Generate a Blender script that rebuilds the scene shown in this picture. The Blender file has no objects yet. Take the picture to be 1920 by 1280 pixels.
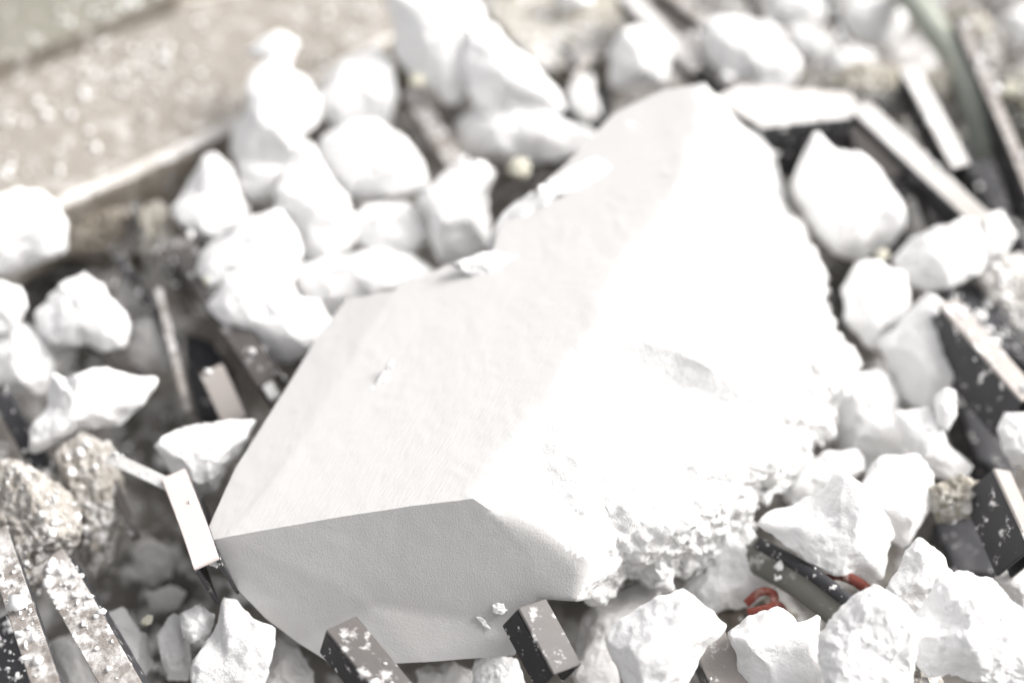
import bpy, bmesh, math, random
from mathutils import Vector, noise, Matrix
from mathutils.geometry import delaunay_2d_cdt
from mathutils.bvhtree import BVHTree

scene = bpy.context.scene
C = scene.collection
# ------------------------------------------------------------------ camera
TILT = math.radians(36)
D = 1.8
CAM = Vector((0, -D*math.sin(TILT), D*math.cos(TILT)))
cd = bpy.data.cameras.new('camera'); cam = bpy.data.objects.new('camera', cd); C.objects.link(cam)
cam.location = CAM; cam.rotation_euler = (TILT, 0, 0)
cd.sensor_width = 36; cd.lens = 36*D; cd.clip_start = .01; cd.clip_end = 100
cd.dof.use_dof = True; cd.dof.focus_distance = 1.46; cd.dof.aperture_fstop = 1.1
scene.camera = cam
AX = Vector((1, 0, 0)); AY = Vector((0, math.cos(TILT), math.sin(TILT))); AZ = Vector((0, -math.sin(TILT), math.cos(TILT)))
# ------------------------------------------------------------------ light
SUN_ELEV, SUN_AZ = math.radians(40), math.radians(70)     # azimuth from +Y towards +X
w = bpy.data.worlds.new('World'); scene.world = w; w.use_nodes = True
nt = w.node_tree; bg = nt.nodes['Background']
sk = nt.nodes.new('ShaderNodeTexSky'); sk.sky_type = 'NISHITA'; sk.sun_disc = False
sk.sun_elevation = SUN_ELEV; sk.sun_rotation = SUN_AZ; sk.dust_density = 6; sk.air_density = 1.0; sk.ozone_density = 1
hs = nt.nodes.new('ShaderNodeHueSaturation'); hs.inputs['Saturation'].default_value = .12
mxw = nt.nodes.new('ShaderNodeMix'); mxw.data_type = 'RGBA'; mxw.blend_type = 'MULTIPLY'; mxw.inputs[0].default_value = 1
mxw.inputs[7].default_value = (1, .975, .955, 1)
nt.links.new(sk.outputs[0], hs.inputs['Color']); nt.links.new(hs.outputs[0], mxw.inputs[6]); nt.links.new(mxw.outputs[2], bg.inputs[0])
bg.inputs[1].default_value = .15
sd = bpy.data.lights.new('sun', 'SUN'); sd.energy = 1.8; sd.angle = math.radians(25); sd.color = (1, .99, .98)
sun = bpy.data.objects.new('sun', sd); C.objects.link(sun)
sdir = Vector((math.sin(SUN_AZ)*math.cos(SUN_ELEV), math.cos(SUN_AZ)*math.cos(SUN_ELEV), math.sin(SUN_ELEV)))
sun.rotation_euler = sdir.to_track_quat('Z', 'Y').to_euler()
vs = scene.view_settings; vs.view_transform = 'Standard'; vs.look = 'None'; vs.gamma = 1; vs.exposure = .80
scene.cycles.max_bounces = 8; scene.cycles.diffuse_bounces = 5
scene.cycles.use_denoising = True

# ------------------------------------------------------------------ helpers
def P(u, v, z):
    """point at height z that lies at photo position u, v (1920 x 1280)"""
    d = AX*((u-960)/1920) + AY*((640-v)/1920) - AZ*D
    d = d.normalized() * 1.0
    return CAM + d*((z-CAM.z)/d.z)
def link(name, me, parent=None):
    o = bpy.data.objects.new(name, me); C.objects.link(o)
    if parent: o.parent = parent
    return o
def tag(o, label, cat, group=None, kind=None):
    if kind: o['kind'] = kind
    if label: o['label'] = label
    if cat: o['category'] = cat
    if group: o['group'] = group
    return o
def finish(bm, name, mats, origin=None, smooth=True, parent=None):
    if origin is not None:
        for v in bm.verts: v.co -= origin
    bmesh.ops.recalc_face_normals(bm, faces=bm.faces)
    me = bpy.data.meshes.new(name); bm.to_mesh(me); bm.free()
    for m in mats: me.materials.append(m)
    if smooth: me.polygons.foreach_set('use_smooth', [True]*len(me.polygons))
    o = link(name, me, parent)
    if origin is not None: o.location = origin
    return o
def fbm(p, s, oct=4, rough=.5):
    return noise.fractal(p*s, 1.0 if rough == .5 else rough, 2.1, oct)

# ------------------------------------------------------------------ materials
def new_mat(name, col, rough=.8, spec=.3):
    m = bpy.data.materials.new(name); m.use_nodes = True
    b = m.node_tree.nodes['Principled BSDF']
    b.inputs['Base Color'].default_value = (*col, 1); b.inputs['Roughness'].default_value = rough
    b.inputs['Specular IOR Level'].default_value = spec
    return m
def N(m, t): return m.node_tree.nodes.new(t)
def L(m, a, b): m.node_tree.links.new(a, b)
def coords(m, scale=(1, 1, 1), rot=(0, 0, 0), kind='Object', mode='POINT'):
    tc = N(m, 'ShaderNodeTexCoord'); mp = N(m, 'ShaderNodeMapping'); mp.vector_type = mode
    mp.inputs['Scale'].default_value = scale; mp.inputs['Rotation'].default_value = rot
    L(m, tc.outputs[kind], mp.inputs[0]); return mp.outputs[0]
def noise_fac(m, vec, scale, detail, lo, hi, rough=.55):
    n = N(m, 'ShaderNodeTexNoise'); n.inputs['Scale'].default_value = scale; n.inputs['Detail'].default_value = detail
    n.inputs['Roughness'].default_value = rough
    L(m, vec, n.inputs['Vector'])
    r = N(m, 'ShaderNodeMapRange'); r.inputs[1].default_value = lo; r.inputs[2].default_value = hi
    L(m, n.outputs[0], r.inputs[0]); return r.outputs[0]
def mix(m, fac, a, b):
    x = N(m, 'ShaderNodeMix'); x.data_type = 'RGBA'
    if fac is not None and not isinstance(fac, float): L(m, fac, x.inputs[0])
    for s, i in ((a, 6), (b, 7)):
        if isinstance(s, tuple): x.inputs[i].default_value = (*s, 1)
        else: L(m, s, x.inputs[i])
    return x.outputs[2]
def bump(m, h, strength, dist=.002):
    b = N(m, 'ShaderNodeBump'); b.inputs['Strength'].default_value = strength; b.inputs['Distance'].default_value = dist
    L(m, h, b.inputs['Height']); L(m, b.outputs[0], m.node_tree.nodes['Principled BSDF'].inputs['Normal'])
def base(m, sock): L(m, sock, m.node_tree.nodes['Principled BSDF'].inputs['Base Color'])

def white_mat(name, col, dirt, bs=.5):
    m = new_mat(name, col, .95, .1); bs *= 1.6
    v = coords(m)
    f = noise_fac(m, v, 14, 6, .55, .8)
    base(m, mix(m, f, col, dirt))
    bump(m, noise_fac(m, v, 260, 6, .2, .8, .7), bs, .002)
    return m
M_white = white_mat('white_foam', (.94, .94, .94), (.88, .875, .865))
M_pale = white_mat('dulled_white_foam', (.84, .84, .84), (.74, .735, .72))  # darker white; on chunks under the block's rim, shade put into colour
M_grey = white_mat('shade_grey_foam', (.72, .71, .70), (.60, .59, .575))  # greyer white: shade on chunks low in the gaps put into colour
M_block_rough = white_mat('broken_foam', (.86, .86, .855), (.81, .805, .79), .5)  # lighter than the sawn skin: stronger light on this side put into colour
# sawn skin of the block, with fine scratches running up its length
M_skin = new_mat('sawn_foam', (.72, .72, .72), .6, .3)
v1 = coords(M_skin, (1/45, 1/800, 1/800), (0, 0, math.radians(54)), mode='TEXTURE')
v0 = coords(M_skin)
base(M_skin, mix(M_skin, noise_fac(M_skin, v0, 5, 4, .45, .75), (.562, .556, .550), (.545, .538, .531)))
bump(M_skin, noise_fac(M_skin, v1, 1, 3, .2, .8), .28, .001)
def dusty(name, col, col2, dust=(.82, .81, .80), lo=.52, hi=.62, dscale=60, rough=.85, bs=.5):
    m = new_mat(name, col, rough, .3)
    v = coords(m)
    c = mix(m, noise_fac(m, v, 9, 6, .3, .7), col, col2)
    f = noise_fac(m, v, dscale, 5, lo, hi, .65)
    g = noise_fac(m, v, 8, 3, .35, .65)
    mu = N(m, 'ShaderNodeMath'); mu.operation = 'MULTIPLY'; L(m, f, mu.inputs[0]); L(m, g, mu.inputs[1])
    base(m, mix(m, mu.outputs[0], c, dust))
    bump(m, noise_fac(m, v, 120, 6, .2, .8, .7), bs, .003)
    return m
M_slab = dusty('beige_stone', (.295, .272, .242), (.262, .238, .21), lo=.50, hi=.72, dscale=50)
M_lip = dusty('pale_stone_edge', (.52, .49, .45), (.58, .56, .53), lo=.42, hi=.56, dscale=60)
M_slab_side = dusty('stone_side', (.30, .27, .225), (.17, .15, .125), lo=.52, hi=.66)
M_olive = dusty('olive_stone', (.25, .242, .205), (.21, .203, .17), lo=.56, hi=.7)
M_ground = dusty('rubble_dirt', (.27, .25, .225), (.085, .08, .075), lo=.5, hi=.62, dscale=38, bs=1)
M_mortar = dusty('crumbly_mortar', (.46, .43, .39), (.30, .28, .25), lo=.46, hi=.56, dscale=110, bs=1)
M_beige = dusty('beige_rubble', (.42, .39, .33), (.27, .25, .20), lo=.41, hi=.54, dscale=90, bs=1)
M_crust = dusty('white_crusted_rubble', (.60, .58, .55), (.40, .38, .35), dust=(.92, .92, .91), lo=.36, hi=.46, dscale=70, bs=1)
M_taupe = dusty('taupe_paint', (.40, .37, .35), (.32, .295, .28), lo=.60, hi=.67, dscale=50, rough=.5, bs=.3)
M_brown = dusty('brown_metal', (.115, .104, .10), (.08, .075, .073), lo=.56, hi=.68, dscale=60, rough=.45, bs=.15)
M_dustbar = dusty('dusted_metal', (.36, .33, .31), (.27, .245, .225), lo=.44, hi=.60, dscale=70, rough=.7, bs=.5)
M_snowbar = dusty('white_dusted_metal', (.56, .53, .50), (.76, .74, .72), lo=.33, hi=.46, dscale=60, rough=.8, bs=1)
M_pink = dusty('pinkish_metal', (.66, .59, .565), (.60, .54, .52), lo=.6, hi=.7, rough=.5, bs=.1)
M_dark = dusty('dark_and_shaded_metal', (.045, .045, .05), (.035, .035, .038), lo=.60, hi=.65, dscale=120, rough=.45, bs=.15)  # near-black for dark metal; on bar sides it carries painted shade
M_green = dusty('green_plastic', (.115, .12, .105), (.17, .165, .145), lo=.58, hi=.68, rough=.45, bs=.1)
M_greenpale = dusty('pale_green_pipe', (.33, .36, .32), (.36, .38, .33), lo=.62, hi=.74, rough=.45, bs=.1)
M_red = dusty('red_plastic', (.24, .055, .04), (.13, .04, .03), dust=(.5, .4, .36), lo=.52, hi=.62, dscale=120, rough=.7)
M_yellow = white_mat('yellow_crumb_stone', (.76, .74, .62), (.64, .61, .48))
M_crumb = new_mat('white_crumb', (.85, .85, .85), .9, .1)

# ------------------------------------------------------------------ ground
def build_ground():
    bm = bmesh.new(); n = 300; S = 3.0
    vs_ = []
    for j in range(n+1):
        for i in range(n+1):
            x = -S/2+S*i/n; y = -S/2+S*j/n
            p = Vector((x, y, 0))
            d = noise.voronoi(p*16)[0]
            h = .016*(1-min(1, d[0]*1.7)) + .03*noise.noise(p*5) + .007*noise.noise(p*40)
            vs_.append(bm.verts.new((x, y, h-.03)))
    for j in range(n):
        for i in range(n):
            a = j*(n+1)+i
            bm.faces.new((vs_[a], vs_[a+1], vs_[a+n+2], vs_[a+n+1]))
    o = finish(bm, 'ground', [M_ground]); tag(o, None, None, kind='structure'); return o
ground = build_ground()

# ------------------------------------------------------------------ slabs
def prism(name, top, zs, thick, mats, label, cat, bev=.006, rough=.0015, sub=5, seed=0, group=None):
    """slab: outline (u,v) at heights zs, thickness straight down; top face mats[0], sides mats[1]"""
    bm = bmesh.new()
    pts = [P(u, v, z) for (u, v), z in zip(top, zs)]
    a = [bm.verts.new(p) for p in pts]; b = [bm.verts.new(p-Vector((0, 0, thick))) for p in pts]
    f = bm.faces.new(a); bm.faces.new(list(reversed(b)))
    k = len(a)
    for i in range(k): bm.faces.new((a[i], b[i], b[(i+1) % k], a[(i+1) % k]))
    bmesh.ops.recalc_face_normals(bm, faces=bm.faces)
    top_edges = list(f.edges)
    bmesh.ops.bevel(bm, geom=top_edges, offset=bev, segments=3, affect='EDGES', profile=.5)
    bmesh.ops.triangulate(bm, faces=bm.faces)
    for _ in range(sub):
        es = [e for e in bm.edges if e.calc_length() > .012]
        if not es: break
        bmesh.ops.subdivide_edges(bm, edges=es, cuts=1)
        bmesh.ops.triangulate(bm, faces=[f for f in bm.faces if len(f.verts) > 3])
    for f in bm.faces: f.material_index = 0 if f.normal.z > .35 else 1
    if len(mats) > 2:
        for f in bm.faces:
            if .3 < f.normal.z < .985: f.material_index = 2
    off = Vector((seed*3.1, seed, 0))
    for v in bm.verts:
        v.co += Vector((0, 0, 1))*rough*2*noise.noise((v.co+off)*9) + noise.noise_vector((v.co+off)*70)*rough
    o = finish(bm, name, mats, sum(pts, Vector())/k)
    return tag(o, label, cat, group)
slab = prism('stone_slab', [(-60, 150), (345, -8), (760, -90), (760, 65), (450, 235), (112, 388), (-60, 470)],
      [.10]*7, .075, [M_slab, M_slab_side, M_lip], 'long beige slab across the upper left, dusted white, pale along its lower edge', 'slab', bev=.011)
slab2 = prism('stone_slab', [(-200, 210), (-200, -200), (420, -200), (335, -16), (-60, 138)],
      [.13, .13, .13, .125, .125], .09, [M_olive, M_slab_side], 'olive stone slab in the top left corner beyond the long beige slab', 'slab', seed=2)
slab3 = prism('stone_slab', [(905, 25), (1010, -40), (1180, -40), (1190, 60), (1120, 110), (1010, 125)],
      [.10]*6, .08, [M_beige, M_slab_side], 'beige dusty stone piece at the top edge behind the topmost white lumps', 'slab', seed=3, rough=.004)

# ------------------------------------------------------------------ white chunks
def radius_fn(poly, c):
    k = len(poly)
    def R(phi):
        dx, dy = math.cos(phi), math.sin(phi); best = 0
        for i in range(k):
            x1, y1 = poly[i][0]-c[0], poly[i][1]-c[1]; x2, y2 = poly[(i+1) % k][0]-c[0], poly[(i+1) % k][1]-c[1]
            ex, ey = x2-x1, y2-y1; den = dx*ey-dy*ex
            if abs(den) < 1e-9: continue
            t = (x1*ey-y1*ex)/den; s = (x1*dy-y1*dx)/den
            if t > 0 and -1e-6 <= s <= 1+1e-6: best = max(best, t)
        return best
    return R
def area_centroid(p):
    A = cx = cy = 0
    for i in range(len(p)):
        x1, y1 = p[i]; x2, y2 = p[(i+1) % len(p)]; q = x1*y2-x2*y1
        A += q; cx += (x1+x2)*q; cy += (y1+y2)*q
    A /= 2; return abs(A), (cx/(6*A), cy/(6*A))
# planes of the big block's sawn faces (m)
def ray_plane(u, v, q, n):
    d = (AX*((u-960)/1920) + AY*((640-v)/1920) - AZ*D).normalized()
    return CAM + d*((q-CAM).dot(n)/d.dot(n))
def plane3(a, b, c):
    a, b, c = P(*a), P(*b), P(*c); n = (b-a).cross(c-a).normalized(); return a, n
TOPP = plane3((420,1007,.165), (888,934,.222), (1292,330,.252))
LEFTP = plane3((420,1007,.165), (650,690,ray_plane(650,690,*TOPP).z), (530,738,ray_plane(530,738,*TOPP).z-.004))
FRONT = plane3((420,1007,.165), (888,934,.222), (800,1240,.095))
SIDE = plane3((850,985,ray_plane(850,985,*FRONT).z), (1010,1060,ray_plane(1010,1060,*FRONT).z), (1080,1000,ray_plane(1080,1000,*FRONT).z-.0015))
def on_top(u, v): return ray_plane(u, v, *TOPP).z
def on_front(u, v): return ray_plane(u, v, *FRONT).z
chunk_n = 0
def lump(name, outline, z, mat, label, cat, group=None, depth=.8, facets=9, rough=1.0, sub=5, grain=0, sharp=.70, crust=0):
    global chunk_n; chunk_n += 1
    rnd = random.Random(chunk_n*77+5)
    A, c = area_centroid(outline)
    org = P(c[0], c[1], z)
    scale = (CAM-org).dot(AZ)/D/1920          # metres per photo pixel at that depth
    R = radius_fn(outline, c)
    tab = [R(2*math.pi*i/180) for i in range(180)]
    tab = [(tab[i-1]+2*tab[i]+tab[(i+1) % 180])/4 for i in range(180)]
    size = math.sqrt(A)*scale
    Dp = size*.5*depth
    bm = bmesh.new(); bmesh.ops.create_icosphere(bm, subdivisions=sub, radius=1)
    planes = []
    for i in range(facets):
        th = rnd.uniform(0, 2*math.pi); t = rnd.uniform(.15, 1.15)
        planes.append((Vector((math.sin(t)*math.cos(th), math.sin(t)*math.sin(th), math.cos(t))), rnd.uniform(sharp-.12, sharp+.1)))
    for i in range(3):
        th = rnd.uniform(0, 2*math.pi); t = rnd.uniform(2, 3)
        planes.append((Vector((math.sin(t)*math.cos(th), math.sin(t)*math.sin(th), math.cos(t))), .7))
    off = Vector((rnd.uniform(-50, 50), rnd.uniform(-50, 50), rnd.uniform(-50, 50)))
    for v in bm.verts:
        p = v.co.copy()
        for n_, d in planes:
            e = p.dot(n_)-d
            if e > 0: p -= n_*e*.93
        # planar radius stays true at the rim
        phi = math.atan2(p.y, p.x) % (2*math.pi); x = phi/(2*math.pi)*180; i = int(x) % 180; f = x-int(x)
        r = (tab[i]*(1-f)+tab[(i+1) % 180]*f)*scale
        rim = math.hypot(p.x, p.y)
        rho = min(1, rim*1.04)**.85
        q = AX*(math.cos(phi)*rho*r) - AY*(math.sin(phi)*rho*r) + AZ*(p.z*Dp)
        nrm = (AX*p.x-AY*p.y+AZ*p.z); nrm = nrm.normalized() if nrm.length > 1e-6 else AZ
        w_ = q+off
        q += nrm*size*rough*(.055*noise.noise(w_*(3.0/size)) + .020*noise.noise(w_*(8/size)))
        q += noise.noise_vector(w_*120)*.0012*rough + noise.noise_vector(w_*320)*.0010*rough
        if crust: q += noise.noise_vector(w_*170)*crust + noise.noise_vector(w_*420)*crust
        if grain: q += nrm*grain*(noise.voronoi(w_*170)[0][0]-.4)
        v.co = q
    o = finish(bm, name, [mat]); o.location = org
    return tag(o, label, cat, group)
G = 'broken white chunks strewn over the rubble'
def chunk(outline, z, label, mat=None, **k):
    if mat in (None, M_white, M_pale):
        cc = area_centroid(outline)[1]; outline = [(cc[0]+(x-cc[0])*1.06, cc[1]+(y-cc[1])*1.06) for x, y in outline]
    return lump('white_chunk', outline, z, mat or M_white, label, 'white chunk', G, **k)

W, Pl, Gy = M_white, M_pale, M_grey
CH = [
 ([(458,100),(488,80),(520,60),(560,80),(548,102),(536,134),(504,134),(498,108),(478,106)], .155, 'small winged white sliver perched on top of the tall chunk against the beige slab', W, dict(depth=.45, facets=2, sharp=.9, sub=4)),
 ([(500,122),(530,127),(575,150),(592,190),(585,235),(562,268),(545,292),(500,312),(447,302),(436,280),(440,240),(460,190),(472,140)], .13, 'tall white chunk leaning on the right end of the beige slab edge', W, {}),
 ([(445,300),(480,308),(530,288),(548,315),(522,350),(500,374),(470,376),(450,350)], .09, 'rounded white chunk tucked directly below the tall chunk at the slab edge', W, {}),
 ([(590,190),(610,150),(640,110),(700,85),(735,120),(742,180),(725,225),(690,250),(640,240),(600,220)], .12, 'upright white chunk in front of the slab, right of the tall leaning chunk', W, {}),
 ([(382,297),(400,288),(415,308),(430,320),(440,350),(462,400),(440,440),(400,450),(350,425),(327,390),(340,365),(362,340)], .11, 'pointed white chunk just under the slab edge, left of the tall one', W, dict(facets=6)),
 ([(-40,380),(30,360),(70,364),(105,390),(121,420),(117,465),(92,482),(60,495),(20,515),(-40,520)], .12, 'white chunk on the left frame edge overlapping the beige slab', W, {}),
 ([(378,480),(400,455),(430,430),(480,405),(520,398),(550,430),(560,480),(545,525),(500,535),(440,525),(395,540),(380,515)], .13, 'wide white chunk resting on top of the grey-sided faceted chunk', W, dict(facets=6)),
 ([(415,515),(470,500),(530,515),(565,555),(603,565),(620,600),(592,642),(540,674),(490,662),(450,640),(412,605),(390,575)], .12, 'faceted white chunk with a grey flat side, left of the big block', W, dict(facets=9, sharp=.6)),
 ([(522,365),(545,320),(565,275),(585,272),(605,320),(645,370),(668,420),(662,470),(620,492),(570,482),(540,440),(520,400)], .11, 'long tapering white chunk pointing up between the pile chunks', W, dict(facets=7, sharp=.62)),
 ([(600,290),(600,255),(640,237),(700,232),(755,262),(790,305),(798,345),(760,362),(700,372),(650,368),(615,330)], .12, 'broad white chunk in the middle of the upper pile', W, {}),
 ([(668,405),(700,378),(760,376),(792,400),(804,440),(775,472),(720,478),(680,458)], .10, 'oval white chunk between the broad chunk and the block', W, {}),
 ([(820,340),(850,315),(900,308),(924,330),(908,370),(917,410),(917,460),(870,482),(825,487),(805,450),(800,400),(785,370)], .12, 'upright white chunk with a dark crack under it, above the block edge', W, {}),
 ([(555,505),(620,482),(700,473),(770,478),(822,512),(800,548),(730,565),(640,580),(590,578),(560,545)], .09, 'long low white chunk lying along the block\'s upper left edge', W, {}),
 ([(728,-30),(860,-40),(905,20),(915,80),(900,130),(872,165),(862,192),(832,192),(820,160),(780,140),(750,100),(738,50)], .16, 'large white chunk at the top edge covering the slab\'s end', W, {}),
 ([(880,60),(925,40),(950,70),(990,110),(1040,165),(1052,200),(1010,215),(950,215),(905,210),(880,180),(872,120)], .15, 'large sloping white chunk right of the one at the top edge', W, dict(facets=7)),
 ([(858,225),(900,197),(960,192),(1015,210),(1065,235),(1110,250),(1100,285),(1030,300),(960,300),(900,298),(862,275)], .11, 'flat white chunk between the sloping chunk and the block\'s back edge', W, {}),
 ([(1143,100),(1165,68),(1195,50),(1245,72),(1257,115),(1242,158),(1200,160),(1150,163),(1138,130)], .13, 'compact white chunk standing alone above the block\'s top corner', W, {}),
 ([(1062,172),(1080,148),(1112,143),(1112,175),(1128,215),(1100,228),(1072,202)], .12, 'small white chunk beside the dark gap behind the block\'s top edge', Pl, {}),
 ([(922,445),(948,395),(1000,360),(1060,318),(1110,298),(1152,322),(1135,348),(1070,358),(1010,398),(965,450),(925,475)], on_top(1040,380)-.004, 'narrow white ledge chunk lying along the block\'s upper back edge', W, dict(depth=.5)),
 ([(845,498),(925,471),(990,488),(1014,520),(992,552),(950,553),(900,522)], on_top(930,510)-.004, 'thin white flake lying on the block\'s upper left edge', W, dict(depth=.22)),
 ([(1315,65),(1345,30),(1400,38),(1440,48),(1472,78),(1495,120),(1475,162),(1425,178),(1380,152),(1330,110)], .14, 'big white chunk at the top between the dark bars and the pale plank', W, {}),
 ([(1430,-30),(1545,-30),(1540,40),(1490,62),(1440,45)], .10, 'white chunk cut by the top edge, right of centre', W, {}),
 ([(1478,52),(1530,55),(1558,90),(1530,125),(1490,115)], .09, 'greyish white lump in the hollow right of the big upper chunk', W, {}),
 ([(1535,100),(1600,88),(1640,100),(1620,135),(1545,135)], .10, 'flat white lump above the beige crumbly rubble', W, {}),
 ([(1600,0),(1680,-20),(1700,40),(1660,90),(1600,70),(1570,40)], .08, 'white lump left of the pale green pipe at the top', W, {}),
 ([(1495,340),(1512,292),(1532,250),(1555,284),(1605,292),(1645,320),(1682,370),(1692,420),(1672,455),(1620,485),(1560,475),(1510,420)], .13, 'large peaked white chunk touching the block\'s upper right side', W, dict(facets=8)),
 ([(1678,482),(1718,442),(1760,430),(1828,408),(1862,440),(1852,492),(1800,532),(1740,545),(1690,522)], .12, 'white chunk at the right above the dark-sided taupe bar', W, {}),
 ([(1838,405),(1878,396),(1903,440),(1882,472),(1842,492)], .13, 'small bright chunk wedged at the right edge below the crossed bars', W, {}),
 ([(1580,545),(1608,500),(1650,488),(1692,518),(1703,570),(1682,602),(1655,625),(1642,660),(1618,645),(1590,600)], .12, 'egg shaped white chunk hanging over the dark gap beside the block', W, {}),
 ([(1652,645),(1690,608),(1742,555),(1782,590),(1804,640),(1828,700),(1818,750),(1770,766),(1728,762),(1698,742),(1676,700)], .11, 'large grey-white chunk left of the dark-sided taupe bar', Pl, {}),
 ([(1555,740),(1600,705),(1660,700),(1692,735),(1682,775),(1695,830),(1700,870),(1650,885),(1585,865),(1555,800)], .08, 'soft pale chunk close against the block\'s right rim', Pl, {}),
 ([(1678,775),(1742,768),(1757,800),(1782,840),(1822,872),(1792,905),(1742,885),(1700,842)], .11, 'wedge shaped white chunk under the small upright nub on the right', W, dict(facets=7)),
 ([(1755,745),(1775,728),(1790,735),(1792,775),(1780,805),(1760,795)], .14, 'small upright white nub among the chunks on the right', W, {}),
 ([(1868,800),(1885,778),(1960,775),(1960,880),(1900,868),(1878,840)], .13, 'white chunk cut by the right edge at mid height', W, {}),
 ([(1612,915),(1655,865),(1718,857),(1748,888),(1748,930),(1730,982),(1692,1025),(1640,1000),(1615,950)], .12, 'smooth upright white chunk behind the pleated pale one, lower right', W, {}),
 ([(1428,985),(1455,958),(1500,950),(1532,938),(1572,888),(1602,905),(1645,950),(1672,1000),(1662,1050),(1655,1085),(1560,1070),(1518,1052),(1475,1015)], .14, 'peaked white chunk above the dark green pipe, lower right of the block', W, dict(facets=8, sharp=.66)),
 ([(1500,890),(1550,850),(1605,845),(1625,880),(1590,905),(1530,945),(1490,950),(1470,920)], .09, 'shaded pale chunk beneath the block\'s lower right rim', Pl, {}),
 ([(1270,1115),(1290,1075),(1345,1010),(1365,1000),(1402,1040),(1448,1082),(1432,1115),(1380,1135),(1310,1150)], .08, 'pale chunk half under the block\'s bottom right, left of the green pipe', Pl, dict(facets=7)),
 ([(1146,1200),(1165,1165),(1205,1138),(1282,1112),(1322,1140),(1368,1180),(1332,1212),(1285,1285),(1180,1320),(1155,1240)], .17, 'sharp cornered white chunk at the bottom, right of the brown channel bars', W, dict(facets=8, sharp=.62)),
 ([(1368,1190),(1435,1155),(1455,1138),(1495,1165),(1548,1145),(1545,1200),(1560,1320),(1400,1320),(1388,1230)], .13, 'spiky white chunk at the bottom under the red scraps', W, dict(facets=7)),
 ([(1540,1190),(1588,1142),(1642,1108),(1682,1130),(1708,1170),(1703,1230),(1700,1320),(1560,1320),(1538,1230)], .18, 'tall crusty white chunk at the bottom, in focus, right of the green pipe', W, dict(facets=7, rough=1.1, sub=6, crust=.0008)),
 ([(1660,1105),(1698,1042),(1720,1012),(1762,1040),(1800,1075),(1762,1120),(1720,1148),(1680,1135)], .14, 'white chunk behind the bottom right pair of crusty chunks', W, {}),
 ([(1708,1185),(1742,1140),(1765,1090),(1822,1074),(1872,1090),(1902,1140),(1935,1190),(1945,1275),(1850,1275),(1750,1262),(1720,1225)], .18, 'big crusty white chunk in the bottom right corner', W, dict(facets=7, rough=1.1, sub=6, crust=.0008)),
 ([(70,585),(110,550),(155,508),(192,530),(218,570),(238,610),(228,645),(190,655),(160,640),(100,640),(75,615)], .11, 'jagged white chunk at the left below the slab', W, dict(facets=7)),
 ([(-30,525),(40,535),(48,575),(32,612),(-30,630)], .12, 'small white chunk cut by the left edge just under the slab', W, {}),
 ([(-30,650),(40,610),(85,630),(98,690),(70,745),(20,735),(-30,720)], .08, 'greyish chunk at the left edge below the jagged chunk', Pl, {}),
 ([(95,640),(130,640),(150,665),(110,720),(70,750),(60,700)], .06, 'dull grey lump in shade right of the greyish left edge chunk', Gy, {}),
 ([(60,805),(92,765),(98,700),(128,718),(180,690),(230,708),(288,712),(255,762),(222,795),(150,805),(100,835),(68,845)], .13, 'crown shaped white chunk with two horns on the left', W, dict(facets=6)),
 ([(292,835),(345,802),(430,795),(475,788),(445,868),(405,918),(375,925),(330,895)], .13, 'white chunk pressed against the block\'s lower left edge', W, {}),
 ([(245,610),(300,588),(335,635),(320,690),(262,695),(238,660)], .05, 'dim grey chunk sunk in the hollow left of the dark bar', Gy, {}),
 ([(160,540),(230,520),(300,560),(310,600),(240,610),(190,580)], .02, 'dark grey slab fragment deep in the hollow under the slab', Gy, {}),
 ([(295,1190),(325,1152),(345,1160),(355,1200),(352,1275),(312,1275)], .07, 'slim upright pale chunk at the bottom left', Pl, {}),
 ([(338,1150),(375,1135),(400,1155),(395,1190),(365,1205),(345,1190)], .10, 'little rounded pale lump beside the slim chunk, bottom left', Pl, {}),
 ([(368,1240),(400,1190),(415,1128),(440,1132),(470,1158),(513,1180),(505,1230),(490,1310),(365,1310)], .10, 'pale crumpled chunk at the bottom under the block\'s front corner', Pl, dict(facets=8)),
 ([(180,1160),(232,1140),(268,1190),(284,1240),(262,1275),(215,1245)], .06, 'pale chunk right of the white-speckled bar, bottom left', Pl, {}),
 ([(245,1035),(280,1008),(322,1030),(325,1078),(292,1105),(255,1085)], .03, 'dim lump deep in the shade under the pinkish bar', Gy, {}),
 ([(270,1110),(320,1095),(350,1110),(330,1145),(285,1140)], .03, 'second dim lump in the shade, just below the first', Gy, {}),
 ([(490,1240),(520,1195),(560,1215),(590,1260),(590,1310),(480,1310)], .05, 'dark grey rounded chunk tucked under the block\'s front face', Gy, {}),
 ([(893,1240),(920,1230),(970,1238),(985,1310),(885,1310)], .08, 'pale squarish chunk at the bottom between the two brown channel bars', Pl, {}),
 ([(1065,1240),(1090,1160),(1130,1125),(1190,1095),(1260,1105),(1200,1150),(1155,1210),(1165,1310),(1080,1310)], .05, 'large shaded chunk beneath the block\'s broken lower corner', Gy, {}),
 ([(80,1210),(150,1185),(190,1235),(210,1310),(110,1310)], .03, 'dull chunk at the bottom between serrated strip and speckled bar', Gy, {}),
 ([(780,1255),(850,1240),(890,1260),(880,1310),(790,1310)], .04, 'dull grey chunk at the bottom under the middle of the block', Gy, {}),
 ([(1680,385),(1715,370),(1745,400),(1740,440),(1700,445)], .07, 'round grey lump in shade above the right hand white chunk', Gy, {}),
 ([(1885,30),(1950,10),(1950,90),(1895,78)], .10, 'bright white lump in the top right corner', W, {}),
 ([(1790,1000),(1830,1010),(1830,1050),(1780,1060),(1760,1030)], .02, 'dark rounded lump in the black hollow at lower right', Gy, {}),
 ([(1030,-30),(1110,-30),(1105,15),(1050,20)], .12, 'sliver of white chunk showing at the top edge', W, {}),
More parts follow.
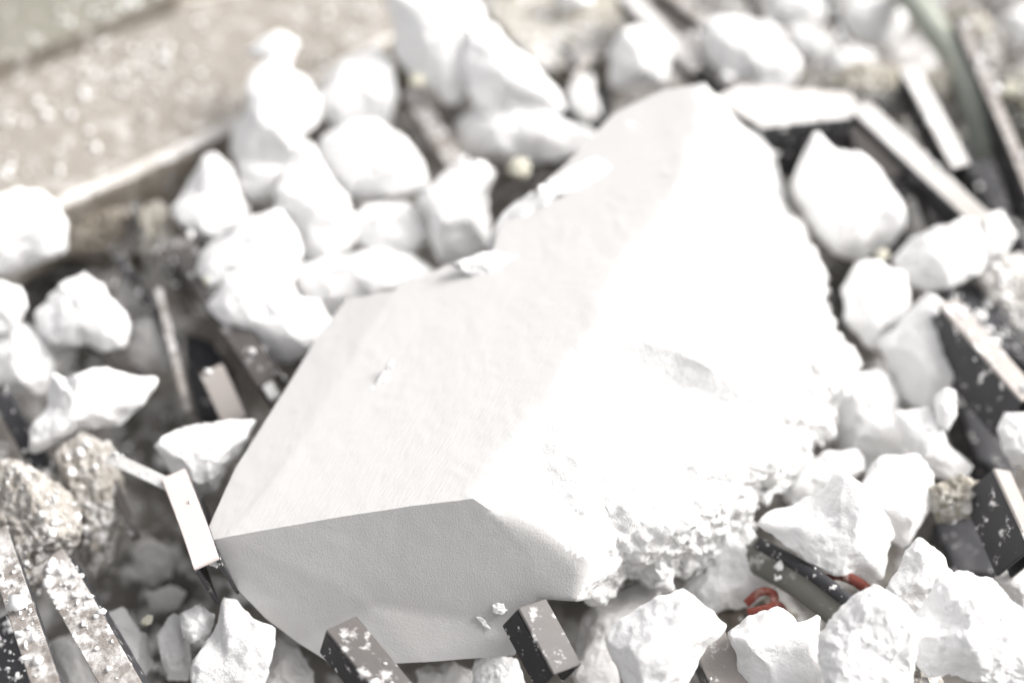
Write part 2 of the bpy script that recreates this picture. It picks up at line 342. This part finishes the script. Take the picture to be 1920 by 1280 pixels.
 ([(1860,1085),(1900,1060),(1960,1060),(1960,1180),(1905,1150)], .10, 'grey rubble lump at the right edge above the corner chunk', Gy, {}),
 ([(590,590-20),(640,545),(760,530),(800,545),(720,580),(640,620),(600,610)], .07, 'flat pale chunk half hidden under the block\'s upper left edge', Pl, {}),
]
chunks = [chunk(o_, z_, l_, m_, **k_) for o_, z_, l_, m_, k_ in CH]

# rubble lumps
def rubble(outline, z, label, mat, cat='rubble lump', **k):
    k.setdefault('grain', .008); k.setdefault('sub', 6)
    return lump('rubble_lump', outline, z, mat, label, cat, 'crumbly lumps of masonry rubble', **k)
lumps = [
 rubble([(-40,900),(20,870),(80,890),(120,930),(150,990),(130,1050),(100,1110),(60,1150),(-40,1100)], .10, 'large crumbly grey-beige lump at the left edge', M_mortar),
 rubble([(110,850),(150,815),(205,830),(225,900),(222,980),(205,1050),(180,1090),(150,1050),(140,960)], .09, 'upright crumbly beige lump right of the large crumbly lump', M_mortar),
 rubble([(1540,150),(1600,120),(1680,130),(1720,180),(1700,240),(1640,230),(1560,200)], .12, 'beige rubble lump behind the pale plank, under the flat white lump', M_beige),
 rubble([(1720,150),(1780,120),(1810,190),(1820,250),(1780,270),(1740,220)], .10, 'beige rubble lump between the crossed bars and the green pipe', M_beige),
 rubble([(1770,20),(1840,20),(1880,70),(1870,140),(1820,130),(1790,80)], .09, 'brownish rubble lump in the top right, right of the green pipe', M_beige),
 rubble([(1740,915),(1800,895),(1850,905),(1850,960),(1760,975)], .12, 'mottled rubble lump above the black opening on the right', M_beige),
 rubble([(1830,520),(1880,480),(1960,480),(1960,700),(1915,690),(1880,620)], .09, 'white-crusted rubble lump at the right edge, middle', M_crust),
 rubble([(120,430),(180,400),(250,390),(300,440),(260,500),(180,500),(120,480)], .05, 'brown rubble lump in the shade directly under the slab edge', M_slab_side),
 rubble([(250,400),(300,380),(330,420),(340,480),(300,520),(262,470)], .08, 'dusty rubble lump under the slab edge beside the pointed chunk', M_beige),
 rubble([(745,110),(775,100),(800,140),(790,190),(755,210),(742,170)], .09, 'brown sliver of rubble between the topmost chunks', M_slab_side),
 rubble([(1700,1180),(1725,1210),(1760,1265),(1780,1310),(1690,1310)], .10, 'gritty dark rubble lump at the bottom between the crusty chunks', M_mortar),
 rubble([(1870,150),(1960,120),(1960,330),(1920,300),(1890,240)], .06, 'olive rubble lump at the right edge beyond the thin pink bar', M_olive),
]
def pebble(u, v, r, z, label):
    r *= .78; z -= .006
    o = lump('pebble', [(u+r*math.cos(a)*1.15, v+r*math.sin(a)) for a in [i*math.pi/4 for i in range(8)]], z, M_yellow, label, 'pebble', 'yellowish pebbles', facets=3, sub=4)
    return o
pebble(975, 315, 24, .17, 'cream yellow pebble above the block\'s back edge')
pebble(782, 150, 17, .15, 'yellowish pebble under the topmost white chunk')
pebble(1497, 205, 14, .165, 'yellowish pebble lying on the pale plank')
pebble(275, 1163, 13, .10, 'small yellow pebble at the bottom left')
pebble(1893, 170, 20, .12, 'yellow-green pebble at the right edge near the top')
pebble(393, 525, 14, .13, 'tiny yellowish pebble left of the wide white chunk')
pebble(1655, 478, 14, .12, 'yellowish pebble in the gap above the egg shaped chunk')

# ------------------------------------------------------------------ bars
def frame(p0, p1, roll):
    a = (p1-p0).normalized(); n = (AZ*.6+Vector((0, 0, 1))*.4); n = (n-a*n.dot(a)).normalized(); s = a.cross(n)
    r = Matrix.Rotation(roll, 3, a); return a, r@n, r@s
def box_bm(bm, c0, c1, s, n, w_, h_, mi=0, topmi=None):
    vs_ = []
    for c in (c0, c1):
        for ds, dn in ((-1, -1), (1, -1), (1, 1), (-1, 1)): vs_.append(bm.verts.new(c+s*ds*w_/2+n*dn*h_/2))
    fs = [(0,1,2,3), (7,6,5,4), (0,4,5,1), (1,5,6,2), (2,6,7,3), (3,7,4,0)]
    for i, f in enumerate(fs):
        fc = bm.faces.new([vs_[k] for k in f]); fc.material_index = topmi if (i == 4 and topmi is not None) else mi
def bar(name, a, b, width, mats, label, cat, hgt=.03, roll=0, flip=1, channel=True, group='metal bars and channels in the rubble', t=.003, extra=None):
    """C-channel (or solid flat) from a=(u,v,z) to b; width in metres; parts: web (seen top) and flanges"""
    p0, p1 = P(*a), P(*b); ax, n, s = frame(p0, p1, roll)
    root = bpy.data.objects.new(name, None); C.objects.link(root); root.location = p0; tag(root, label, cat, group)
    def part(nm, c0, c1, w_, h_, mat):
        bm = bmesh.new(); box_bm(bm, c0-p0, c1-p0, s, n, w_, h_)
        bmesh.ops.recalc_face_normals(bm, faces=bm.faces)
        bmesh.ops.bevel(bm, geom=list(bm.edges), offset=min(w_, h_)*.22, segments=2, affect='EDGES')
        # bend and dent a little
        ln = (c1-c0).length; k = max(2, int(ln/.02))
        for i in range(1, k):
            bmesh.ops.bisect_plane(bm, geom=list(bm.verts)+list(bm.edges)+list(bm.faces), plane_co=(c0-p0)+ax*ln*i/k, plane_no=ax)
        for v in bm.verts: v.co += noise.noise_vector((v.co+p0)*6)*.003
        return finish(bm, nm, [mat], parent=root, smooth=False)
    part('web', p0, p1, width, t, mats[0])
    if channel:
        e = flip*(width/2-t/2)
        part('flange', p0+s*e-n*(hgt/2+t/2), p1+s*e-n*(hgt/2+t/2), t, hgt, mats[1])  # near-black sides: their shade is put into the colour
        part('flange', p0-s*e-n*(hgt/2+t/2), p1-s*e-n*(hgt/2+t/2), t, hgt, mats[1])
    return root
bars = [
 bar('metal_channel', (324,890,.155), (386,1062,.17), .021, [M_pink, M_dark], 'pinkish white bar standing against the block\'s lower left corner', 'metal bar', hgt=.05),
 bar('serrated_strip', (-12,1000,.13), (95,1320,.17), .019, [M_dustbar, M_dark], 'thin taupe strip with a serrated edge in the bottom left corner', 'metal strip', hgt=.02),
 bar('metal_channel', (92,1050,.12), (240,1300,.13), .029, [M_dustbar, M_dark], 'white-speckled bar running down at the bottom left', 'metal bar', hgt=.03),
 bar('metal_channel', (-10,1165,.08), (60,1330,.08), .03, [M_dark, M_dark], 'black bar in the bottom left corner behind the serrated strip', 'metal bar'),
 bar('metal_channel', (638,1172,.17), (765,1330,.17), .030, [M_brown, M_dark], 'brown channel end with white spots against the block\'s front face, left one', 'metal bar', roll=-.6, hgt=.026),
 bar('metal_channel', (992,1132,.17), (1060,1255,.16), .028, [M_brown, M_dark], 'brown channel end against the block\'s front face, the right one', 'metal bar', roll=-.6, hgt=.028),
 bar('metal_channel', (1328,1195,.12), (1385,1320,.12), .03, [M_taupe, M_dark], 'taupe bar at the bottom below the sharp cornered chunk', 'metal bar', hgt=.05),
 bar('metal_channel', (1775,570,.15), (1935,745,.15), .027, [M_taupe, M_dark], 'taupe bar with a dark side at the right edge, mid height', 'metal bar', roll=-.6, hgt=.045),
 bar('metal_channel', (1878,880,.15), (1945,1035,.15), .019, [M_taupe, M_dark], 'brownish bar above the black opening at the lower right', 'metal bar', roll=-.6, hgt=.04),
 bar('metal_channel', (1600,205,.155), (1672,335,.13), .030, [M_taupe, M_dark], 'taupe end bar folding down from the pale plank', 'metal bar', hgt=.02),
 bar('metal_channel', (1612,200,.17), (1845,420,.14), .019, [M_snowbar, M_dark], 'white-dusted bar, lower arm of the fork at the upper right', 'metal bar', hgt=.045),
 bar('metal_channel', (1700,125,.165), (1800,315,.16), .018, [M_snowbar, M_dark], 'white-dusted bar, upper arm of the fork at the upper right', 'metal bar', hgt=.04),
 bar('metal_channel', (1275,70,.12), (1400,165,.13), .024, [M_taupe, M_dark], 'short brownish bar beside the block\'s top corner', 'metal bar', hgt=.04),
 bar('metal_channel', (1170,-20,.15), (1310,130,.13), .016, [M_snowbar, M_dark], 'pale thin bar slanting from the top edge toward the block\'s top corner', 'metal bar', hgt=.03),
 bar('metal_channel', (1235,-30,.14), (1345,60,.12), .012, [M_dustbar, M_dark], 'grey thin bar at the top edge beside the pale slanting one', 'metal bar', hgt=.03),
 bar('metal_channel', (330,445,.12), (505,715,.12), .022, [M_brown, M_dark], 'dark brown bar slanting under the chunks left of the block', 'metal bar', hgt=.06),
 bar('metal_channel', (250,380,.09), (345,545,.08), .012, [M_brown, M_dark], 'dusty bar coming out from under the slab edge', 'metal bar', hgt=.04),
 bar('metal_channel', (395,690,.12), (440,790,.10), .022, [M_taupe, M_dark], 'short taupe bar end in the dark hollow left of the block', 'metal bar', hgt=.03),
 bar('metal_channel', (-10,730,.11), (75,880,.09), .016, [M_dark, M_dark], 'thin black dusted bar at the left edge', 'metal bar', hgt=.03),
 bar('metal_channel', (1800,40,.14), (1935,370,.15), .011, [M_taupe, M_dark], 'long thin pink-brown bar running down the right edge', 'metal bar', hgt=.04),
 bar('metal_strip', (215,475,.08), (335,650,.07), .008, [M_dark, M_dark], 'thin black strip crossing the hollow left of the dark brown bar', 'metal strip', channel=False),
 bar('metal_strip', (296,540,.10), (352,770,.08), .007, [M_dustbar, M_dark], 'thin dusted strip dropping steeply beside the black patch on the left', 'metal strip', channel=False),
 bar('metal_strip', (262,395,.09), (205,560,.07), .007, [M_brown, M_dark], 'thin brown strip leaning left under the slab edge', 'metal strip', channel=False),
 bar('metal_strip', (440,620,.11), (515,745,.12), .010, [M_crust, M_dark], 'short white-crusted strip touching the block\'s left edge', 'metal strip', channel=False),
 bar('metal_strip', (150,640,.07), (270,700,.06), .007, [M_brown, M_dark], 'thin dark strip lying between the jagged and the crown shaped chunk', 'metal strip', channel=False),
 bar('metal_strip', (210,900,.10), (255,1010,.09), .008, [M_brown, M_dark], 'thin brown strip behind the upright crumbly lump', 'metal strip', channel=False),
 bar('metal_strip', (205,855,.14), (325,915,.15), .011, [M_crust, M_dark], 'short white-crusted strip end above the pinkish bar', 'metal strip', channel=False),
 bar('metal_strip', (1688,290,.12), (1752,450,.10), .008, [M_brown, M_dark], 'thin brown strip dropping below the fork of dusted bars', 'metal strip', channel=False),
 bar('metal_strip', (1850,200,.12), (1905,410,.11), .007, [M_dark, M_dark], 'thin black strip beside the long pink-brown bar', 'metal strip', channel=False),
 bar('metal_strip', (1835,660,.11), (1905,820,.11), .008, [M_dustbar, M_dark], 'thin dusted strip over the black patch at the right', 'metal strip', channel=False),
 bar('metal_strip', (1055,85,.12), (1140,205,.10), .008, [M_dark, M_dark], 'thin black strip in the gap behind the block\'s back edge', 'metal strip', channel=False),
 bar('metal_strip', (1075,160,.13), (1110,95,.12), .008, [M_dustbar, M_dark], 'short grey strip crossing the thin black one behind the block', 'metal strip', channel=False),
 bar('metal_strip', (1395,-20,.13), (1440,75,.12), .009, [M_dark, M_dark], 'short black strip at the top between two white chunks', 'metal strip', channel=False),
 bar('metal_strip', (1545,-20,.13), (1590,90,.12), .010, [M_dark, M_dark], 'black strip at the top edge left of the pale green pipe', 'metal strip', channel=False),
 bar('metal_channel', (770,165,.12), (860,310,.11), .018, [M_dustbar, M_slab_side], 'dusty stick between the topmost chunks', 'metal bar', hgt=.02),
]
# fine teeth along the serrated strip: a part of that strip
st = bars[1]; p0, p1 = P(-12,1000,.13), P(95,1320,.17); ax, n, s = frame(p0, p1, 0)
bm = bmesh.new(); k = int((p1-p0).length/.0028)
for i in range(k):
    c = ax*((i+.5)/k*(p1-p0).length)
    for sg in (1,):
        q = c - s*(.0095+.0008)*(-1 if s.x > 0 else 1)
        box_bm(bm, q-ax*.0007, q+ax*.0007, s, n, .003, .004)
for v in bm.verts: v.co += noise.noise_vector((v.co+p0)*6)*.003
finish(bm, 'teeth', [M_dustbar], parent=st, smooth=False)

# pale plank (box section) with its dark side
plank = prism('dark_sided_prism', [(1330,180),(1390,160),(1590,170),(1612,200),(1598,222),(1430,238)], [.165]*6, .08, [M_snowbar, M_dark],
     'pale dusted plank with a black side at the upper right, behind the block', 'plank', bev=.003, rough=.0015, seed=5)
opening = prism('dark_sided_prism', [(1752,978),(1850,968),(1905,1045),(1860,1075),(1790,1072)], [.05]*5, .04, [M_dark, M_dark],  # recess drawn as a near-black prism, its shade put into the colour
     'black patch filling the dark recess at the lower right, white flecked', 'dark recess', bev=.003, seed=6)
pl2 = prism('dark_sided_prism', [(345,620),(400,640),(440,700),(430,790),(370,780),(350,700)], [.06]*6, .05, [M_dark, M_dark],  # near-black prisms lying low in the gaps, here and below
     'black patch in the hollow left of the block', 'patch', bev=.003, seed=7)
pl3 = prism('dark_sided_prism', [(1740,540),(1830,530),(1940,660),(1940,700),(1850,640)], [.10]*5, .05, [M_dark, M_dark],
     'black patch behind the dark-sided taupe bar at the right', 'patch', bev=.003, seed=8)
pl4 = prism('dark_sided_prism', [(1750,200),(1830,190),(1935,400),(1935,480),(1870,420)], [.06]*5, .05, [M_dark, M_dark],
     'black patch in the gap between the fork and the thin pink bar', 'patch', bev=.003, seed=9)
pl5 = prism('dark_sided_prism', [(1050,110),(1140,60),(1150,210),(1120,250),(1040,250)], [.05]*5, .05, [M_dark, M_dark],
     'black plate showing in the gap behind the block\'s back edge', 'patch', bev=.003, seed=10)
pl6 = prism('dark_sided_prism', [(1790,740),(1850,640),(1940,760),(1900,900),(1830,860)], [.06]*5, .05, [M_dark, M_dark],
     'black patch under the wedge shaped chunk at the right', 'patch', bev=.003, seed=11)
pl7 = prism('dark_sided_prism', [(1590,330),(1700,330),(1800,420),(1760,480),(1660,440)], [.06]*5, .05, [M_dark, M_dark],
     'dark patch beneath the fork of dusted bars', 'patch', bev=.003, seed=12)

# ------------------------------------------------------------------ pipes, strands
def tube(pts, radii, seg=20, squash=1.0):
    bm = bmesh.new(); rings = []
    n_ = len(pts)
    for i, p in enumerate(pts):
        t = (pts[min(i+1, n_-1)]-pts[max(i-1, 0)]).normalized()
        up = (AZ-t*AZ.dot(t)).normalized(); s = t.cross(up)
        rings.append([bm.verts.new(p+(s*math.cos(a)+up*squash*math.sin(a))*radii[i]) for a in [2*math.pi*k/seg for k in range(seg)]])
    for i in range(n_-1):
        for k in range(seg): bm.faces.new((rings[i][k], rings[i][(k+1) % seg], rings[i+1][(k+1) % seg], rings[i+1][k]))
    bm.faces.new(rings[0]); bm.faces.new(list(reversed(rings[-1])))
    return bm
def curve_pts(cp, n_=24):
    out = []
    for i in range(len(cp)-1):
        a = cp[max(i-1, 0)]; b = cp[i]; c = cp[i+1]; d = cp[min(i+2, len(cp)-1)]
        for k in range(n_):
            t = k/n_; out.append(.5*((2*b)+(c-a)*t+(2*a-5*b+4*c-d)*t*t+(3*b-a-3*c+d)*t**3))
    out.append(cp[-1]); return out
cp = curve_pts([P(1405,1040,.10), P(1470,1075,.11), P(1530,1115,.12), P(1610,1180,.13)], 10)
gp = bpy.data.objects.new('green_profile', None); C.objects.link(gp); gp.location = cp[0]
tag(gp, 'dark green pipe with a black rim, below the peaked chunk at lower right', 'pipe')
bm = tube(cp, [.0125]*len(cp), 24, .45); finish(bm, 'body', [M_green], parent=gp).location = -gp.location
rim = [p+AY*.0095+AX*.0075+AZ*.004 for p in cp]
bm = tube(rim, [.006]*len(cp), 12); finish(bm, 'rim', [M_dark], parent=gp).location = -gp.location
cp = curve_pts([P(1690,-30,.11), P(1740,40,.12), P(1790,110,.12), P(1825,190,.12), P(1850,290,.10)], 12)
pp = tag(finish(tube(cp, [.0145]*len(cp), 24), 'plastic_pipe', [M_greenpale]), 'pale green curved pipe coming down from the top right edge', 'pipe')
def strand(cps, r, label):
    rnd = random.Random(len(label))
    bm = bmesh.new()
    root = None
    pts = curve_pts([P(*c) for c in cps], 10)
    b = tube([p+noise.noise_vector(p*60)*.002 for p in pts], [r]*len(pts), 8, .5)
    bm.free()
    return tag(finish(b, 'red_strand', [M_red]), label, 'plastic strand', 'red plastic scraps')
strand([(1545,1082,.10), (1575,1080,.12), (1610,1092,.12), (1645,1115,.11)] , .0045, 'flat red strip curving out right of the dark green pipe')
strand([(1400,1130,.09), (1425,1110,.10), (1450,1120,.10), (1440,1145,.10), (1425,1165,.09)], .0036, 'tangled red strand left of the green pipe, upper loop')
strand([(1402,1150,.095), (1430,1140,.10), (1462,1135,.10), (1475,1155,.09)], .0034, 'tangled red strand crossing under the upper loop')
strand([(1425,1172,.09), (1450,1160,.10), (1470,1175,.09), (1482,1165,.09)], .003, 'short red strand lowest of the tangle')
rubble([(1330,1150),(1380,1125),(1440,1120),(1490,1150),(1480,1185),(1400,1180)], .045, 'dark brown lump under the tangled red strands', M_slab_side)

# ------------------------------------------------------------------ the big block
def build_block():
    def place(u, v, z, k):
        if k == 'T': return ray_plane(u, v, *TOPP)
        if k == 'L': return ray_plane(u, v, *LEFTP)
        if k == 'F': return ray_plane(u, v, *FRONT)
        if k == 'B': return P(u, v, on_front(u, v)+.009)
        if k == 'S': return ray_plane(u, v, *SIDE)
        return P(u, v, z)
    rim_ = [ # u, v, z, rough, face it lies in
     (380,1014,.165,0,'L'),(440,880,.155,0,'L'),(530,738,.15,0,'L'),(600,625,.15,0,'L'),(650,562,.15,0,'L'),(740,545,.15,.0,'T'),(838,497,.15,.0,'T'),(925,472,.15,.0,'T'),(935,430,.15,.0,'T'),
     (1010,352,.16,.0,'T'),(1080,290,.17,0,'T'),(1150,212,.18,0,'T'),(1240,170,.19,0,'T'),(1322,155,.20,0,'T'),(1362,190,.18,.5,''),(1395,228,.16,.6,''),(1440,262,.15,1,''),(1475,320,.13,1,''),(1490,390,.12,1,''),
     (1530,450,.12,1,''),(1556,505,.12,1,''),(1562,590,.12,1.2,''),(1572,640,.12,1.3,''),(1592,688,.12,1.4,''),(1560,770,.11,1.4,''),(1530,870,.10,1.5,''),(1480,920,.10,1.5,''),(1410,942,.10,1.5,''),(1412,1000,.10,1.5,''),
     (1340,1058,.09,1.5,''),(1260,1085,.09,1.5,''),(1212,1102,.09,1.5,''),(1172,1072,.11,1.4,''),(1150,1114,.10,1.4,''),(1110,1122,.10,1,''),(1080,1128,.09,.3,'S'),(1010,1128,.10,.1,'F'),(985,1180,.085,.1,'F'),(965,1228,.07,0,'B'),
     (800,1240,.07,0,'B'),(630,1248,.06,0,'B'),(560,1205,.075,0,'F'),(500,1160,.095,0,'F'),(425,1082,.135,0,'F')]
    inner = [
     (420,1007,.19,0,'T'),(640,968,.19,0,'T'),(760,950,.20,0,'T'),(888,934,.21,0,'T'),(925,960,.205,.05,'F'),(1000,990,.20,.08,'S'),(1060,1035,.19,.1,'S'),(1100,1060,.16,.2,'S'),(1092,1100,.12,.2,'S'),(1110,1020,.19,.8,''),(1140,1070,.145,.9,''),
     (1010,1060,.14,0,'F'),(850,985,.185,0,'F'),
     (650,690,.2,0,'T'),(560,830,.2,0,'T'),
     (940,860,.235,.12,'T'),(1000,772,.245,.12,'T'),(1070,680,.25,.12,'T'),(1128,598,.255,.12,'T'),(1140,520,.25,.12,'T'),(1180,462,.245,.12,'T'),(1250,385,.24,.12,'T'),(1292,330,.235,.12,'T'),(1318,240,.22,.12,'T'),
     (900,640,.205,0,'T'),(1000,520,.20,0,'T'),(1120,350,.20,0,'T'),(750,850,.20,0,'T'),(500,920,.20,0,'L'),(600,700,.20,0,'L'),
     (1400,330,.205,.7,''),(1380,450,.22,.7,''),(1300,520,.235,.7,''),(1450,560,.195,.8,''),(1500,650,.18,.9,''),(1400,640,.21,.8,''),(1250,640,.235,.7,''),(1330,690,.22,.8,''),
     (1200,735,.203,.7,''),(1290,740,.197,.7,''),(1180,790,.204,.7,''),(1260,800,.194,.8,''),(1080,800,.23,.8,''),(1020,880,.222,.8,''),(1120,900,.215,.9,''),(1220,900,.205,.9,''),(1330,850,.195,.9,''),
     (1430,760,.17,1,''),(1440,850,.15,1,''),(1300,980,.165,1.1,''),(1200,990,.18,1,''),(1360,920,.16,1.1,''),(1230,1050,.135,1.2,''),(1060,950,.208,.9,''),(1160,1020,.165,1,''),
     (700,1135,.14,0,'F'),(600,1080,.14,0,'F'),(880,1165,.14,0,'F'),
    ]
    # tear the broken part of the rim: extra ragged corners between the traced ones
    rr = random.Random(9); dense, ID = [], {}
    for i, q in enumerate(rim_):
        ID[i] = len(dense); dense.append(q); n2 = rim_[(i+1) % len(rim_)]
        if q[3] >= 1 and n2[3] >= 1:
            ln = math.hypot(n2[0]-q[0], n2[1]-q[1]); k = int(ln/13)
            for j in range(1, k):
                t = j/k; px, py = -(n2[1]-q[1])/ln, (n2[0]-q[0])/ln; o_ = rr.uniform(-7, 7)*(1 if q[3] < 1.2 else 1.5)
                dense.append((q[0]+(n2[0]-q[0])*t+px*o_, q[1]+(n2[1]-q[1])*t+py*o_, q[2]+(n2[2]-q[2])*t+rr.uniform(-.006, .006), q[3], ''))
    rim_ = dense
    pts = rim_+inner; nr = len(rim_)
    edges = [(i, (i+1) % nr) for i in range(nr)]
    I = nr
    def chain(a): return [(a[i], a[i+1]) for i in range(len(a)-1)]
    edges += chain([0]+[I+i for i in range(9)])                         # front top edge
    edges += chain([I+4, I+12]); edges += chain([I+12, I+11, ID[36]]); 
    edges += chain([I, I+14, I+13, 4])                                  # left band
    rid = [I+3]+[I+i for i in range(15, 24)]+[ID[13]]; full = [rid[0]]     # ridge, torn and wavering
    for a_, b_ in zip(rid, rid[1:]):
        (x0, y0), (x1, y1) = pts[a_][:2], pts[b_][:2]; ln = math.hypot(x1-x0, y1-y0); k = max(1, int(ln/20))
        for j in range(1, k):
            t = j/k; o_ = rr.uniform(-7, 7); pts.append((x0+(x1-x0)*t-(y1-y0)/ln*o_, y0+(y1-y0)*t+(x1-x0)/ln*o_, 0, .12, 'T')); full.append(len(pts)-1)
        full.append(b_)
    edges += chain(full)
    vv, ee, ff, ov, oe, of = delaunay_2d_cdt([Vector((p[0], -p[1])) for p in pts], edges, [list(range(nr))[::-1]], 1, 1e-4)
    bm = bmesh.new(); lay = bm.verts.layers.float.new('r')
    verts = []
    for i, co in enumerate(vv):
        src = pts[ov[i][0]] if ov[i] else (co.x, -co.y, .12, .5, '')
        v = bm.verts.new(place(src[0], src[1], src[2], src[4])); v[lay] = src[3]; verts.append(v)
    for f in ff: 
        try: bm.faces.new([verts[k] for k in f])
        except ValueError: pass
    # rim goes round to an underside set back from the camera
    rimv = verts[:nr]
    cen = sum((v.co for v in rimv), Vector())/nr
    ring = rimv
    for sc_, dz in ((.97, .03), (.86, .07)):
        nxt = []
        for v0 in rimv:
            q = cen+(v0.co-cen)*sc_ - AZ*dz
            nv = bm.verts.new(q); nv[lay] = v0[lay]*.7; nxt.append(nv)
        for i in range(nr): bm.faces.new((ring[i], ring[(i+1) % nr], nxt[(i+1) % nr], nxt[i]))
        ring = nxt
    bm.faces.new(ring)
    bmesh.ops.triangulate(bm, faces=bm.faces)
    for _ in range(9):
        es = [e for e in bm.edges if e.calc_length() > ((.0032 if e.verts[0][lay]+e.verts[1][lay] > 2 else .0045) if e.verts[0][lay]+e.verts[1][lay] > .6 else .0065)]
        if not es: break
        bmesh.ops.subdivide_edges(bm, edges=es, cuts=1)
        bmesh.ops.triangulate(bm, faces=[f for f in bm.faces if len(f.verts) > 3])
    for _ in range(6):
        bmesh.ops.smooth_vert(bm, verts=[v for v in bm.verts if v[lay] > .05], factor=.5, use_axis_x=True, use_axis_y=True, use_axis_z=True)
    bmesh.ops.remove_doubles(bm, verts=bm.verts, dist=.0005)
    bm.normal_update()
    bmesh.ops.recalc_face_normals(bm, faces=bm.faces); bm.normal_update()
    new = {}
    for v in bm.verts:
        r = v[lay]; r = max(0, min(1.6, (r-.05)/.85)); p = v.co
        stretched = Vector((p.x*.8+p.y*.3, p.y, p.z))
        d = .009*noise.noise(p*9)+.009*(abs(noise.noise(p*24))-.3)+.004*(abs(noise.noise(stretched*60))-.3)
        new[v] = p + v.normal*(r*d) + noise.noise_vector(p*110)*.0016*r*r + noise.noise_vector(stretched*300)*.0013*r*r + (v.normal*.0007*noise.noise(p*6) + noise.noise_vector(p*45)*.00022 + noise.noise_vector(p*130)*.00022)*max(0, 1-r)
    for v, q in new.items(): v.co = q
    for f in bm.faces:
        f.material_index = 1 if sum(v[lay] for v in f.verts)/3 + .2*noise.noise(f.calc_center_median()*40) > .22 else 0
    for e in bm.edges:
        if max(v[lay] for v in e.verts) < .12 and len(e.link_faces) == 2 and e.calc_face_angle(0) > .6: e.smooth = False
    o = finish(bm, 'white_block', [M_skin, M_block_rough], P(900, 750, .1))
    return tag(o, 'huge white block, smooth sawn faces on the left, broken crumbly right side', 'white block')
block = build_block()
# scratches: pale crumbs stuck to the smooth face
def flake(outline, z, label):
    return lump('foam_flake', outline, z, M_white, label, 'flake', 'white flakes stuck on the block', depth=.3, facets=2, sub=4)
flake([(722,690),(735,670),(742,678),(725,712),(700,750),(678,780),(664,788),(680,752)], on_top(705,730)-.003, 'long thin white flake stuck on the block\'s smooth upper face')
flake([(888,1152),(908,1160),(922,1176),(915,1178),(898,1166)], on_front(905,1165)+.001, 'slim white flake low on the block\'s shaded front face')
flake([(922,1135),(940,1130),(952,1142),(940,1152),(925,1148)], on_front(938,1141)+.001, 'round white flake on the shaded front face beside the brown channel')
flake([(385,1035),(398,1030),(412,1046),(408,1066),(392,1062)], .165, 'round flake at the front corner beside the pinkish bar')

# ------------------------------------------------------------------ crumbs lying on everything but the white chunks
def crumbs():
    bpy.context.view_layer.update()
    def bvh(o):
        me = o.data; mw = o.matrix_world
        return BVHTree.FromPolygons([mw@v.co for v in me.vertices], [tuple(p.vertices) for p in me.polygons])
    dens = {}
    for o in C.objects:
        if o.type != 'MESH': continue
        nm = o.name.split('.')[0]
        dn = {'ground': 1.0, 'stone_slab': .34, 'white_block': 0, 'white_chunk': .0, 'rubble_lump': .5, 'web': .5, 'flange': .3,
              'dark_sided_prism': .6, 'plastic_pipe': .1, 'body': .12, 'rim': .4}.get(nm, 0)
        if o.parent and 'pinkish white' in str(o.parent.get('label')): dn = .06
        dens[o.name] = (bvh(o), dn, nm)
    rnd = random.Random(3)
    base_v = []; 
    ico = bmesh.new(); bmesh.ops.create_icosphere(ico, subdivisions=1, radius=1)
    iv = [v.co.copy() for v in ico.verts]; iff = [tuple(v.index for v in f.verts) for f in ico.faces]; ico.free()
    V, F = [], []
    made = 0
    for t in range(110000):
        x = rnd.uniform(-.75, .75); y = rnd.uniform(-.62, .75)
        q = Vector((x, y, 0))
        cl = noise.noise(q*9)+.6*noise.noise(q*26)
        cl += .5*noise.noise(q*60)
        if rnd.random() > .12+1.25*cl: continue
        best = None
        for nm_, (b, dn, kd) in dens.items():
            h = b.ray_cast(Vector((x, y, 1)), Vector((0, 0, -1)))
            if h[0] is not None and (best is None or h[0].z > best[0].z): best = (h[0], dn, kd)
        if best is None or rnd.random() > best[1]: continue
        r = .0009+.0034*rnd.random()**3
        if best[2] != 'stone_slab' and rnd.random() < .05: r *= rnd.uniform(1.8, 3.2)
        c = best[0]+Vector((0, 0, r*.5)); k = len(V)
        sc_ = Vector((rnd.uniform(.6, 1.4), rnd.uniform(.6, 1.4), rnd.uniform(.5, 1)))
        for v in iv:
            j = 1+rnd.uniform(-.42, .35)
            V.append(c+Vector((v.x*sc_.x, v.y*sc_.y, v.z*sc_.z))*r*j)
        F += [tuple(i+k for i in f) for f in iff]; made += 1
    me = bpy.data.meshes.new('crumbs'); me.from_pydata(V, [], F); me.materials.append(M_crumb)
    me.polygons.foreach_set('use_smooth', [True]*len(me.polygons))
    o = link('white_crumbs', me); tag(o, 'fine white crumbs dusted over slabs, bars and rubble', 'crumbs', kind='stuff')
    print('crumbs', made)
crumbs()
